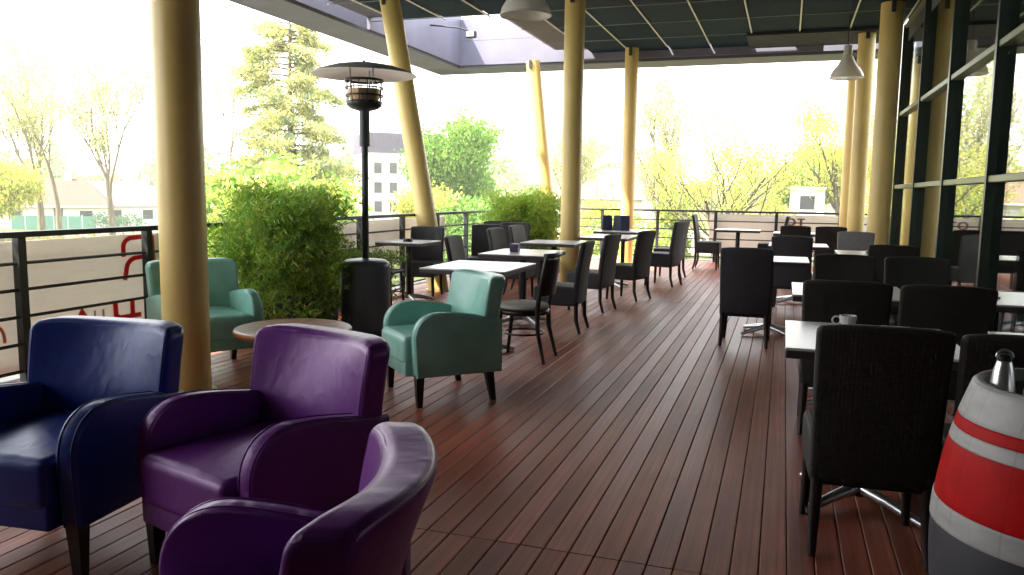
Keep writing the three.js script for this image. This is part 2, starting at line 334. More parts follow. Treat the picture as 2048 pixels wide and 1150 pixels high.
// ------------------------------------------------------------------ railings and banners
const railX = -5.0, railZ = -17.2;
function railing(a, b, posts, label) {
  const t = thing('railing', label, 'railing');
  const dir = b.clone().sub(a).normalize();
  for (const s of posts) part('post', cbox(0.06, 1.03, 0.06, a.x + dir.x * s, 0.515, a.z + dir.z * s, 0.006), M.steel, t);
  const rail = (y, w, h, n) => { const L = a.distanceTo(b), g = cbox(w, h, L, 0, 0, 0, 0.006); g.rotateY(Math.atan2(dir.x, dir.z)); g.translate((a.x + b.x) / 2, y, (a.z + b.z) / 2); part(n, g, M.steel, t); };
  rail(1.05, 0.09, 0.04, 'top_rail');
  for (const y of [0.85, 0.665, 0.475, 0.283, 0.092]) rail(y, 0.022, 0.022, 'bar');
  return t;
}
const lp = []; for (let s = 1.03; s < 18.6; s += 1.18) lp.push(s);
railing(V(railX, 0, 1.6), V(railX, 0, railZ), lp, 'dark steel railing with five bars along the open side behind the navy armchair');
{ const ps = []; for (let s = 0.02; s < 6.75; s += 1.2) ps.push(s); railing(V(railX + 0.05, 0, railZ), V(1.62, 0, railZ), ps, 'dark steel railing across the far end of the deck'); }
railing(V(1.66, 0, railZ), V(1.66, 0, -14.5), [0.1, 1.3, 2.55], 'short dark steel railing returning to the corner of the glass wall');
function bannerTex(w, h, draw) {
  const c = document.createElement('canvas'); c.width = w; c.height = h; const x = c.getContext('2d'); x.fillStyle = '#faf6ef'; x.fillRect(0, 0, w, h);
  const R = rng(w + h); for (let k = 0; k < 1500; k++) { x.fillStyle = `rgba(${170 + R() * 60 | 0},${165 + R() * 60 | 0},${150 + R() * 60 | 0},0.035)`; x.fillRect(R() * w, R() * h, 2 + R() * 50, 1 + R() * 5); }
  draw(x, w, h); const t = new THREE.CanvasTexture(c); t.colorSpace = THREE.SRGBColorSpace; t.magFilter = THREE.LinearFilter; return t;
}
function banner(L, H, draw, label, pos, turn) {
  const g = new THREE.BoxGeometry(0.006, H, L, 1, 8, 24), p = g.attributes.position, n = g.attributes.normal, uv = g.attributes.uv;
  for (let i = 0; i < p.count; i++) {
    if (n.getX(i) < -0.5) uv.setX(i, 1 - uv.getX(i));      // the print shows through, reversed on the inside
    const z = p.getZ(i), y = p.getY(i); p.setX(i, p.getX(i) + 0.012 * Math.sin(z * 5.1 + y * 3) * Math.sin((y / H + 0.5) * Math.PI));
  }
  smooth(g);
  const o = solo('banner', g, phys(0xffffff, { map: bannerTex(1024, 256, draw), roughness: 0.9, transmission: 0.3, thickness: 0 }), label, 'banner', 'cream banners tied to the railings');
  o.position.set(...pos); o.rotation.y = turn; return o;
}
const red = '#c4262c';
// the canvas is laid out as it reads from the terrace side: lettering is reversed there
banner(4.6, 0.92, (x, w, h) => {
  const mx = w / 4.6, my = h / 0.92, X = (z) => (-(z) - 0.95) * mx, Y = (y) => (1.0 - y) * my;
  x.strokeStyle = red; x.lineWidth = 10; x.lineJoin = 'round';
  x.beginPath(); x.moveTo(X(-5.47), Y(0.98)); x.lineTo(X(-5.22), Y(0.97)); x.quadraticCurveTo(X(-5.15), Y(0.95), X(-5.15), Y(0.9)); x.lineTo(X(-5.15), Y(0.82)); x.stroke();
  x.beginPath(); x.moveTo(X(-5.43), Y(0.815)); x.lineTo(X(-5.27), Y(0.805)); x.quadraticCurveTo(X(-5.18), Y(0.79), X(-5.17), Y(0.7)); x.lineTo(X(-5.15), Y(0.63)); x.stroke();
  x.lineWidth = 11; x.beginPath(); x.moveTo(X(-5.46), Y(0.98)); x.lineTo(X(-5.46), Y(0.6)); x.stroke();
  x.lineWidth = 10; x.beginPath(); x.moveTo(X(-5.04), Y(0.46)); x.lineTo(X(-5.04), Y(0.36)); x.quadraticCurveTo(X(-5.05), Y(0.33), X(-5.1), Y(0.33)); x.lineTo(X(-5.3), Y(0.33)); x.moveTo(X(-5.21), Y(0.46)); x.lineTo(X(-5.21), Y(0.33)); x.stroke();
  x.fillStyle = red; x.beginPath(); x.moveTo(X(-4.72), Y(0.46)); x.lineTo(X(-4.66), Y(0.36)); x.lineTo(X(-4.79), Y(0.36)); x.closePath(); x.fill();
  x.strokeStyle = '#a9948a'; x.lineWidth = 4; for (const z of [-4.84, -4.92]) { x.beginPath(); x.moveTo(X(z), Y(0.42)); x.lineTo(X(z), Y(0.35)); x.stroke(); }
  x.beginPath(); x.strokeStyle = '#b06a5a'; x.lineWidth = 5; x.moveTo(X(-4.0), Y(0.42)); x.quadraticCurveTo(X(-4.05), Y(0.4), X(-4.05), Y(0.3)); x.stroke();
}, 'long cream cloth banner with reversed red letters behind the blue armchair', [railX - 0.075, 0.54, -3.25], 0);
banner(4.2, 0.62, (x, w, h) => { x.fillStyle = '#3a4a55'; x.font = 'bold 120px sans-serif'; x.save(); x.translate(w * 0.93, h * 0.62); x.scale(-1, 1); x.fillText('S', 0, 0); x.restore(); }, 'cream cloth banner on the railing behind the patio heater', [railX - 0.075, 0.69, -9.6], 0);
banner(3.05, 0.84, (x, w, h) => { x.fillStyle = '#8c6a58'; x.font = 'bold 62px sans-serif'; x.save(); x.translate(w * 0.62, h * 0.25); x.scale(-1.6, 1); x.fillText('TO', 0, 0); x.restore(); }, 'pale cloth banner on the end railing behind the far dining chairs', [0.06, 0.58, railZ - 0.07], -Math.PI / 2);

// ------------------------------------------------------------------ armchairs
function armchair(kind, color, x, z, deg, label) {
  const t = thing('armchair', label, 'armchair', [x, 0, z], deg * Math.PI / 180, 'leather lounge armchairs');
  const L = color;
  for (const s of [-1, 1]) {
    const sh = new THREE.Shape();
    sh.moveTo(-0.33, 0.195); sh.lineTo(0.27, 0.195); sh.lineTo(0.285, 0.42); sh.bezierCurveTo(0.292, 0.53, 0.23, 0.608, 0.11, 0.61); sh.bezierCurveTo(-0.02, 0.608, -0.18, 0.57, -0.33, 0.545); sh.closePath();
    const g = extrude(sh, 0.06, 0.014, 4, 16).rotateY(-Math.PI / 2).translate(s * 0.298 + 0.03, 0, 0); g.computeBoundingBox();
    const arm = part('arm', boxUV(g), L, t), line = sh.getPoints(10);
    for (const e of [-0.027, 0.027]) part('seam', tube(line.slice(1, -1).map((p) => V(s * 0.298 + e, p.y - 0.0005, p.x)), 0.0038, 6), L, arm);
  }
  const W = 0.685, bendBack = (v) => {
    const y = v.y + 0.31, u = v.x / (W / 2), q = y / 0.62;
    v.z += 0.10 * u * u * (0.25 + 0.75 * q) - 0.22 * Math.max(0, y - 0.12) * (0.55 + 0.5 * q) + 0.018 * Math.sin(q * Math.PI) * (1 - u * u);
    v.y += 0.018 * (u * u - 0.4) * q - 0.035 * Math.pow(Math.abs(u), 8) * q; v.x *= 1 - 0.05 * (1 - q); return v;
  };
  const back = part('backrest', rbox(W, 0.62, 0.125, 0.035, 14, 10, 1, bendBack, 4).translate(0, 0.52, -0.27), L, t), seam = [];
  for (let k = 0; k <= 8; k++) seam.push(V(-W / 2 + 0.024, 0.02 + 0.255 * k / 8, 0.058)); for (let k = 0; k <= 16; k++) seam.push(V((W / 2 - 0.035) * (k / 8 - 1), 0.289, 0.055)); for (let k = 8; k >= 0; k--) seam.push(V(W / 2 - 0.024, 0.02 + 0.255 * k / 8, 0.058));
  part('seam', new Tubes().add(seam.map((p) => bendBack(p).add(V(0, 0.52, -0.27))), 0.0042, 6).geo(), L, back);
  const seat = rbox(0.51, 0.19, 0.63, 0.04, 8, 1, 8, (v) => { const u = v.x / 0.24, w = v.z / 0.31; if (v.y > 0) v.y += 0.022 * (1 - u * u) * (1 - w * w); }, 4);
  part('seat', seat.translate(0, 0.355, 0.015), L, t);
  part('front_panel', rbox(0.508, 0.1, 0.6, 0.015).translate(0, 0.243, 0.022), L, t);
  for (const [sx, sz] of [[-1, 1], [1, 1], [-1, -1], [1, -1]]) {
    const g = new THREE.BoxGeometry(0.056, 0.21, 0.056, 1, 3, 1), p = g.attributes.position;
    for (let i = 0; i < p.count; i++) { const k = (0.105 - p.getY(i)) / 0.21; p.setX(i, p.getX(i) * (1 - 0.35 * k) + sx * 0.004 * k); p.setZ(i, p.getZ(i) * (1 - 0.4 * k) + sz * (sz < 0 ? 0.035 : 0.0) * k); }
    g.computeVertexNormals(); part('leg', boxUV(g.translate(sx * 0.298, 0.105, sz * 0.243)), M.blackWood, t);
  }
  return t;
}
const purple = leather(0.2, 0.028, 0.3, [0.85, 0.62, 1]), mint = leather(0.3, 0.64, 0.55, [0.9, 1, 1]), blue = leather(0.012, 0.034, 0.26, [0.7, 0.78, 1]);
armchair('blue', blue, -2.62, -2.29, 5, 'navy blue leather armchair facing the camera beside the yellow column');
armchair('purple', purple, -1.78, -2.41, -17, 'purple leather armchair next to the navy armchair, its seat facing the camera side');
armchair('purple', purple, -1.07, -1.33, -74, 'purple leather armchair seen from behind, turned towards the navy armchair');
armchair('mint', mint, -2.2, -4.96, -45, 'mint green leather armchair standing on open deck beside the white table');
armchair('mint', mint, -4.13, -4.97, 58, 'mint green leather armchair half hidden behind the thick yellow column');

// low round lounge table
{
  const t = thing('lounge_table', 'low round table with pinkish grey top and orange edge by the mint armchair', 'table', [-3.12, 0, -4.62]);
  part('table_top', lathe([[0, 0.455], [0.37, 0.455], [0.385, 0.45], [0.385, 0.447]], 48), mat(lin(0.75, 0.45, 0.34), { roughness: 0.35, map: grainTone }), t);
  part('edge', lathe([[0, 0.405], [0.36, 0.405], [0.39, 0.42], [0.392, 0.44], [0.386, 0.4465], [0, 0.4465]], 48), mat(lin(0.62, 0.2, 0.04), { roughness: 0.4, map: grainTone }), t);
  part('stem', tube([V(0, 0.02, 0), V(0, 0.41, 0)], 0.03, 16), M.blackMetal, t);
  part('foot', lathe([[0, 0.03], [0.05, 0.03], [0.2, 0.016], [0.21, 0.0], [0, 0]], 36), M.blackMetal, t);
}

// ------------------------------------------------------------------ dining chairs and tables
function wickerChair(m) {
  const t = thing('woven_chair', '', 'chair');
  const B = rbox(0.47, 0.625, 0.055, 0.02, 6, 12, 1, (v) => { const y = v.y + 0.345, u = v.x / 0.235; v.z += -0.06 * y - 0.2 * Math.pow(Math.max(0, y - 0.2), 2) + 0.022 * u * u; v.y -= 0.015 * Math.pow(Math.abs(u), 4) * (y / 0.66); v.x *= 0.95 + 0.05 * (y / 0.66); }, 3);
  part('backrest', B.translate(0, 0.605, -0.2), m, t);
  part('seat', rbox(0.45, 0.19, 0.44, 0.025, 4, 1, 4, (v) => { if (v.y > 0) v.y += 0.012 * (1 - (v.x / 0.23) ** 2) * (1 - (v.z / 0.22) ** 2); }, 2).translate(0, 0.365, 0.02), m, t);
  for (const [sx, sz] of [[-1, 1], [1, 1], [-1, -1], [1, -1]]) part('leg', tube([V(sx * 0.195, 0.3, sz * 0.19), V(sx * 0.2, 0.13, sz * 0.195), V(sx * 0.205, 0, sz * (sz < 0 ? 0.235 : 0.2))], [0.024, 0.021, 0.016], 8), M.darkWood, t);
  return t;
}
function bistroChair() {
  const t = thing('bistro_chair', 'black bentwood chair with a grey seat tucked under the white table by the mint armchair', 'chair');
  part('seat', lathe([[0, 0.475], [0.15, 0.475], [0.2, 0.465], [0.212, 0.45], [0.205, 0.425], [0, 0.425]], 32), M.cushionGrey, t);
  part('seat_ring', lathe([[0.17, 0.424], [0.215, 0.424], [0.215, 0.385], [0.17, 0.385]], 32), M.blackWood, t);
  for (const s of [-1, 1]) {
    part('leg', tube([V(s * 0.15, 0.42, 0.15), V(s * 0.155, 0.25, 0.165), V(s * 0.18, 0, 0.2)], [0.019, 0.018, 0.013], 10), M.blackWood, t);
    part('leg', tube([V(s * 0.165, 0.87, -0.24), V(s * 0.175, 0.65, -0.2), V(s * 0.165, 0.43, -0.165), V(s * 0.165, 0.25, -0.175), V(s * 0.185, 0, -0.235)], [0.017, 0.019, 0.02, 0.019, 0.014], 10), M.blackWood, t);
  }
  const arc = (y, z, d, w) => { const p = []; for (let k = -5; k <= 5; k++) p.push(V(k / 5 * w, y, z - d * (1 - (k / 5) ** 2))); return p; };
  part('back_panel', (() => { const g = rbox(0.32, 0.3, 0.022, 0.008, 8, 2, 1, (v) => { v.z += -0.05 * (1 - (v.x / 0.16) ** 2) - 0.12 * (v.y + 0.15); }, 2); return g.translate(0, 0.7, -0.2); })(), M.blackWood, t);
  part('top_rail', tube(arc(0.88, -0.235, 0.055, 0.19), 0.02, 10), M.blackWood, t);
  part('stretcher_ring', new THREE.TorusGeometry(0.165, 0.009, 8, 36).rotateX(Math.PI / 2).translate(0, 0.22, -0.005), M.blackWood, t);
  return t;
}
function table(w, d) {
  const t = thing('dining_table', '', 'table');
  part('table_top', rbox(w, 0.012, d, 0.005, 1, 1, 1, null, 2).translate(0, 0.7555, 0), M.tableTop, t);
  part('edge_band', rbox(w - 0.004, 0.034, d - 0.004, 0.006, 1, 1, 1, null, 2).translate(0, 0.7325, 0), M.tableEdge, t);
  part('pedestal', tube([V(0, 0.04, 0), V(0, 0.716, 0)], 0.038, 16), M.blackMetal, t);
  for (let k = 0; k < 4; k++) { const a = Math.PI / 4 + k * Math.PI / 2; part('foot', tube([V(0, 0.075, 0), V(Math.cos(a) * 0.15, 0.055, Math.sin(a) * 0.15), V(Math.cos(a) * 0.33, 0.02, Math.sin(a) * 0.33)], [0.03, 0.024, 0.018], 8), M.alu, t); }
  return t;
}
const chairR = rng(77); let chairProto = {}, tableProto = {};
function chair(x, z, deg, label, group, kind = 'wicker', sy = 1) {
  const m = { wicker: M.wicker, brown: M.wickerBrown, grey: M.greyFabric }[kind]; let o; deg += (chairR() - 0.5) * 9; x += (chairR() - 0.5) * 0.03;
  if (!chairProto[kind]) { o = chairProto[kind] = wickerChair(m); o.userData.label = label; } else o = copyThing(chairProto[kind], label);
  o.userData.group = group; o.position.set(x, 0, z); o.rotation.set(0, deg * Math.PI / 180, 0); o.scale.y = sy; return o;
}
function place(x, z, w, d, label, group, turn = 0) {
  const k = w + 'x' + d; let o; if (!tableProto[k]) { o = tableProto[k] = table(w, d); o.userData.label = label; } else o = copyThing(tableProto[k], label);
  o.userData.group = group; o.position.set(x, 0, z); o.rotation.set(0, turn, 0); return o;
}
const gL = 'white dining tables between the columns', gR = 'white dining tables along the glass wall';
place(-2.43, -6.36, 0.74, 0.86, 'white topped dining table right behind the mint armchair on open deck', gL);
place(-2.58, -8.03, 0.7, 0.86, 'white topped dining table with a small purple block on it', gL);
place(-2.78, -9.95, 0.7, 0.7, 'white topped table just in front of the upright column', gL);
place(-2.42, -11.75, 0.7, 1.1, 'white topped table right beside the upright column', gL);
place(-2.6, -13.7, 0.8, 1.1, 'white topped table carrying standing menu cards', gL);
place(-4.44, -9.1, 0.62, 0.62, 'small dark edged table beside the tilted column with an ashtray on it', gL);
place(-0.78, -15.4, 0.8, 0.7, 'table between two facing chairs by the end railing', gL);
place(0.385, -3.83, 0.7, 0.78, 'white topped table nearest the striped barrel, beside the walkway', gR);
place(1.29, -3.86, 0.7, 0.78, 'white topped table nearest the striped barrel, close to the glass', gR);
place(0.43, -5.75, 0.7, 0.78, 'white topped table behind the second row of dark chairs, beside the walkway', gR);
place(1.29, -5.75, 0.7, 0.78, 'white topped table behind the second row of dark chairs, close to the glass', gR);
place(-0.1, -8.4, 0.72, 0.75, 'white topped table in front of the lone chair on the walkway', gR);
place(0.95, -9.75, 0.72, 0.75, 'white topped table close to the glass wall mullions', gR);
place(0.45, -14.6, 1.2, 0.7, 'white topped table near the three yellow columns', gR);
place(0.2, -11.0, 0.72, 0.75, 'white topped table behind the lone chair and its table', gR);

const cL = 'woven chairs between the columns', cR = 'woven chairs along the glass wall';
{ const b = bistroChair(); b.position.set(-2.02, 0, -6.32); b.rotation.y = -Math.PI / 2; }
chair(-2.08, -7.82, -88, 'woven grey chair at the table with the purple block, back towards the walkway', cL);
chair(-3.1, -7.98, 92, 'woven grey chair at the table with the purple block, back towards the planter', cL);
chair(-2.15, -9.35, -96, 'woven grey chair between the walkway and the upright column', cL);
chair(-1.92, -10.5, -110, 'dark woven chair whose back faces the walkway beside the upright column', cL, 'brown');
chair(-3.34, -9.98, 88, 'woven grey chair left behind the small table before the upright column', cL);
chair(-3.42, -11.05, 80, 'woven grey chair in front of the bamboo planter', cL);
chair(-1.72, -12.35, -102, 'tall woven chair at the table next to the upright column', cL, 'wicker', 1.08);
chair(-1.75, -13.5, -92, 'tall woven chair at the table with menu cards', cL, 'wicker', 1.08);
chair(-1.32, -15.5, 92, 'curved woven chair by the end railing with its back to the bare trees', cL, 'wicker', 1.12);
chair(-0.18, -15.55, -90, 'curved woven chair by the end railing facing the bare trees', cL, 'brown', 1.12);
chair(-4.5, -9.66, 4, 'woven grey chair behind the small table by the tilted column', cL);
chair(-4.03, -10.75, 14, 'woven grey chair touching the tilted column', cL);
chair(-4.42, -12.2, 10, 'woven grey chair beside the bamboo planter near the tilted column', cL);
chair(-3.98, -11.85, 10, 'woven grey chair standing in front of the bamboo planter and another chair', cL);
chair(0.36, -3.42, 180, 'dark woven chair at the barrel end table, beside the walkway', cR, 'brown');
chair(0.85, -3.4, 180, 'dark woven chair at the barrel end table, right behind the striped barrel', cR, 'brown');
chair(0.37, -5.08, 181, 'dark woven chair of the second row, beside the walkway', cR, 'brown');
chair(0.87, -5.06, 179, 'dark woven chair of the second row, beside the glass', cR, 'brown');
chair(0.5, -6.75, 0, 'dark woven chair of the third row, beside the walkway', cR, 'brown');
chair(1.02, -6.75, 0, 'dark woven chair of the third row, beside the glass', cR, 'brown');
chair(-0.28, -7.78, 180, 'lone woven chair standing on the walkway with its back to the camera', cR);
chair(1.06, -8.98, 180, 'dark woven chair of the fourth row, close to the glass', cR, 'brown');
chair(0.12, -10.3, 180, 'woven chair behind the lone walkway chair and its table', cR);
chair(0.2, -13.9, 180, 'dark woven chair near the three yellow columns, walkway side', cR, 'brown');
chair(0.72, -13.9, 180, 'dark woven chair near the three yellow columns, column side', cR, 'brown');
chair(0.98, -12.1, 176, 'light grey chair in front of the three yellow columns', cR, 'grey');
// stool by the tilted column
{
  const t = thing('stool', 'small black stool with thin legs between the patio heater and the tilted column', 'stool', [-4.38, 0, -8.35]);
  part('seat', rbox(0.34, 0.04, 0.34, 0.015).translate(0, 0.45, 0), M.blackWood, t);
  for (const [a, b] of [[-1, -1], [1, -1], [-1, 1], [1, 1]]) part('leg', tube([V(a * 0.14, 0.435, b * 0.14), V(a * 0.165, 0, b * 0.165)], [0.016, 0.013], 8), M.blackWood, t);
  part('stretcher', merge([tube([V(-0.15, 0.2, -0.15), V(0.15, 0.2, -0.15)], 0.009), tube([V(-0.15, 0.22, 0.15), V(0.15, 0.22, 0.15)], 0.009), tube([V(-0.15, 0.24, -0.15), V(-0.15, 0.24, 0.15)], 0.009), tube([V(0.15, 0.24, -0.15), V(0.15, 0.24, 0.15)], 0.009)]), M.blackWood, t);
}

// ------------------------------------------------------------------ things on the tables
solo('candle_block', rbox(0.09, 0.085, 0.09, 0.008).translate(-2.66, 0.806, -7.98), mat(lin(0.06, 0.025, 0.09), { roughness: 0.4 }), 'small dark purple block on the white table behind the mint armchair', 'candle holder');
function ashtray(x, z, y, label) { const o = solo('ashtray', lathe([[0, 0.008], [0.04, 0.008], [0.046, 0.036], [0.056, 0.036], [0.06, 0.004], [0.055, 0], [0, 0]], 28), M.blackMetal, label, 'ashtray'); o.position.set(x, y, z); }
ashtray(-4.4, -9.0, 0.7625, 'black ashtray on the small table by the tilted column');
ashtray(0.95, -9.7, 0.7625, 'black ashtray on the table close to the glass wall');
for (const [x, z, a, w, l] of [[-2.85, -13.55, 0.5, 0.16, 'dark folded menu card at the table edge'], [-2.68, -13.62, -0.2, 0.15, 'dark folded menu card in the middle of the menus'], [-2.55, -13.58, 0.25, 0.15, 'dark folded menu card leaning beside the slim column']]) {
  const t = thing('menu_card', l, 'menu', [x, 0.7625, z], a, 'menu cards on the table');
  for (const s of [-1, 1]) part('leaf', box(w, 0.26, 0.006).rotateX(-s * 0.2).translate(0, 0.128, s * 0.027), mat(lin(0.03, 0.04, 0.1), { roughness: 0.5 }), t);
}
{ // cup on saucer
  const t = thing('coffee_cup', 'white coffee cup on a saucer on the table nearest the barrel', 'cup', [0.31, 0.7625, -4.0]);
  part('saucer', lathe([[0, 0.006], [0.04, 0.006], [0.072, 0.016], [0.074, 0.013], [0.045, 0], [0, 0]], 32), M.white, t);
  part('cup', lathe([[0, 0.012], [0.024, 0.012], [0.034, 0.035], [0.038, 0.07], [0.035, 0.07], [0.03, 0.035], [0, 0.02]], 32), M.white, t);
  part('handle', new THREE.TorusGeometry(0.018, 0.004, 8, 20).translate(-0.05, 0.045, 0), M.white, t);
  part('spoon', tube([V(0.03, 0.02, 0.05), V(0.1, 0.012, 0.02)], 0.004, 6), M.alu, t);
}
solo('napkin', rbox(0.13, 0.012, 0.08, 0.004).translate(0.53, 0.769, -4.1), M.white, 'folded white napkin on the table nearest the barrel', 'napkin');
solo('menu_sheet', rbox(0.16, 0.01, 0.22, 0.003).translate(1.15, 0.768, -4.05), M.white, 'white menu sheet at the glass end of the table nearest the barrel', 'menu');
solo('steel_tray', rbox(0.3, 0.014, 0.2, 0.006).rotateY(0.3).translate(1.14, 0.7695, -5.72), M.alu, 'shiny steel tray on the second table by the glass', 'tray');

// ------------------------------------------------------------------ striped barrel
{
  const t = thing('striped_barrel', 'barrel painted with red and white bands, grey below, in front of the dark chairs', 'barrel', [0.785, 0, -2.5]);
  const R = (y) => 0.335 - 0.085 * Math.pow((y - 0.42) / 0.46, 2);
  const sec = (y0, y1, off = 0) => { const p = [[R(y0) + off - 0.004, y0]]; for (let k = 0; k <= 8; k++) { const y = y0 + 0.001 + (y1 - y0 - 0.002) * k / 8; p.push([R(y) + off, y]); } p.push([R(y1) + off - 0.004, y1]); return lathe(p, 64); };
  const wood = toneTex(3, 20, 0.75, 1, 201, 0.4);
  const wt = tex(512, 128, (u, v) => { const s = (u * 26) % 1; return 0.84 + 0.16 * fbm(u, v, 40, 4, 203) - (s < 0.025 ? 0.1 : 0); }, true, 1, 1);
  const white = mat(lin(0.5, 0.495, 0.5), { roughness: 0.5, map: wt }), redP = phys(lin(0.58, 0.006, 0.008), { roughness: 0.55, specularIntensity: 0.25, map: wt }), grey = mat(lin(0.06, 0.062, 0.075), { roughness: 0.5, map: wt });
  part('white_band', sec(0.775, 0.87), white, t); part('red_band', sec(0.742, 0.775), redP, t); part('white_band', sec(0.703, 0.742), white, t);
  part('red_band', sec(0.535, 0.703), redP, t); part('white_band', sec(0.468, 0.535, 0.003), white, t); part('grey_body', sec(0, 0.468), grey, t);
  part('rim', lathe([[R(0.87) - 0.003, 0.868], [R(0.87) - 0.008, 0.876], [R(0.87) - 0.022, 0.876], [R(0.87) - 0.026, 0.84]], 64), white, t);
  part('lid', lathe([[0, 0.838], [R(0.87) - 0.02, 0.838], [R(0.87) - 0.02, 0.82]], 48), M.darkWood, t);
  const q = -2.52; part('rivet', new THREE.SphereGeometry(0.009, 12, 8).translate(Math.cos(q) * -0.3, 0.49, 0.148), M.blackMetal, t);
}
for (const [x, z, l] of [[0.6, -2.5, 'steel shaker with a looped top on the barrel lid, beside the rim'], [0.668, -2.44, 'steel shaker with a looped top in the middle of the barrel lid']]) {
  const t = thing('shaker', l, 'shaker', [x, 0.8385, z]);
  part('body', lathe([[0, 0], [0.032, 0], [0.034, 0.01], [0.026, 0.07], [0.018, 0.095], [0.017, 0.1], [0, 0.1]], 28), M.alu, t);
  part('cap', lathe([[0, 0.118], [0.012, 0.116], [0.019, 0.106], [0.019, 0.1], [0, 0.1]], 24), M.blackMetal, t);
  part('loop', new THREE.TorusGeometry(0.02, 0.003, 8, 24, Math.PI).translate(0, 0.108, 0), M.alu, t);
}

// ------------------------------------------------------------------ patio heater
{
  const t = thing('patio_heater', 'tall mushroom patio heater with dark cylinder base beside the bamboo planter', 'patio heater', [-3.8, 0, -6.85]);
  const can = mat(lin(0.12, 0.15, 0.2), { roughness: 0.4, metalness: 0.05, map: paintTone });
  part('tank_cover', lathe([[0.225, 0.03], [0.235, 0.05], [0.235, 0.66], [0.225, 0.695], [0.19, 0.72], [0.06, 0.735], [0, 0.735]], 48), can, t);
  part('base_plate', lathe([[0, 0.03], [0.25, 0.03], [0.255, 0.015], [0.25, 0], [0, 0]], 48), M.blackMetal, t);
  part('valve_knob', lathe([[0, 0.03], [0.016, 0.03], [0.02, 0], [0, 0]], 16).rotateZ(Math.PI / 2).translate(-0.23, 0.34, 0.05), mat(lin(0.6, 0.25, 0.1), { roughness: 0.4 }), t);
  part('pole', tube([V(0, 0.73, 0), V(0, 1.85, 0)], 0.032, 20), M.steel, t);
  part('upper_pole', tube([V(0, 1.8, 0), V(0, 2.2, 0)], 0.05, 20), M.steel, t);
  const burner = part('burner', lathe([[0.06, 2.13], [0.13, 2.15], [0.165, 2.18], [0.165, 2.21], [0.155, 2.22]], 36), M.blackMetal, t);
  part('emitter', lathe([[0.13, 2.215], [0.15, 2.28], [0.155, 2.33]], 36), mat(lin(0.34, 0.24, 0.16), { roughness: 0.35, metalness: 0.7 }), t);
  const cage = new Tubes();
  for (let k = 0; k < 14; k++) { const a = k / 14 * Math.PI * 2; cage.add([V(Math.cos(a) * 0.165, 2.2, Math.sin(a) * 0.165), V(Math.cos(a) * 0.178, 2.42, Math.sin(a) * 0.178)], 0.005, 5); }
  for (const y of [2.27, 2.34, 2.41]) { const p = []; for (let k = 0; k <= 28; k++) p.push(V(Math.cos(k / 28 * 6.2832) * 0.175, y, Math.sin(k / 28 * 6.2832) * 0.175)); cage.add(p, y > 2.4 ? 0.012 : 0.007, 5, false); }
  part('cage', cage.geo(), M.blackMetal, t);
  for (let k = 0; k < 3; k++) { const a = k * 2.094 + 0.4; part('strut', tube([V(Math.cos(a) * 0.13, 2.32, Math.sin(a) * 0.13), V(Math.cos(a) * 0.13, 2.52, Math.sin(a) * 0.13)], 0.008, 6), M.alu, t); }
  part('reflector_dome', lathe([[0, 2.575], [0.12, 2.568], [0.3, 2.535], [0.44, 2.49], [0.485, 2.465], [0.49, 2.458], [0.48, 2.46], [0.43, 2.478], [0.3, 2.522], [0.12, 2.556], [0, 2.562]], 64), mat(lin(0.62, 0.57, 0.54), { roughness: 0.4, metalness: 0.55 }), t);
  part('finial', lathe([[0, 2.6], [0.012, 2.598], [0.016, 2.58], [0.01, 2.572]], 12), M.blackMetal, t);
}

// ------------------------------------------------------------------ pendant lamps
function pendant(x, y, z, label) {
  const t = thing('pendant_lamp', label, 'pendant lamp', [x, y, z], 0, 'bell shaped pendant lamps');
  const sh = phys(lin(0.93, 0.92, 0.88), { roughness: 0.4, transmission: 0.35, thickness: 0, clearcoat: 0.4 });
  part('shade', lathe([[0.05, 0.36], [0.075, 0.34], [0.1, 0.28], [0.14, 0.2], [0.2, 0.13], [0.24, 0.06], [0.25, 0.01], [0.255, 0], [0.248, 0.0], [0.243, 0.01], [0.232, 0.06], [0.192, 0.125], [0.132, 0.196], [0.092, 0.276], [0.066, 0.335]], 56), sh, t);
  part('rim', new THREE.TorusGeometry(0.252, 0.008, 8, 64).rotateX(Math.PI / 2), M.white, t);
  part('cap', lathe([[0, 0.5], [0.055, 0.5], [0.065, 0.48], [0.065, 0.37], [0.05, 0.35], [0, 0.35]], 32), M.white, t);
  part('bulb', new THREE.SphereGeometry(0.05, 20, 14).translate(0, 0.17, 0), M.white, t);
  part('socket', tube([V(0, 0.21, 0), V(0, 0.36, 0)], 0.022, 14), M.white, t);
  part('stem', tube([V(0, 0.49, 0), V(0, CEIL - y, 0)], 0.012, 10), M.blackMetal, t);
}
pendant(-2.52, 3.13, -7.8, 'bell shaped pendant lamp hanging beside the upright column');
pendant(0.84, 3.26, -14.0, 'bell shaped pendant lamp hanging beside the three yellow columns');

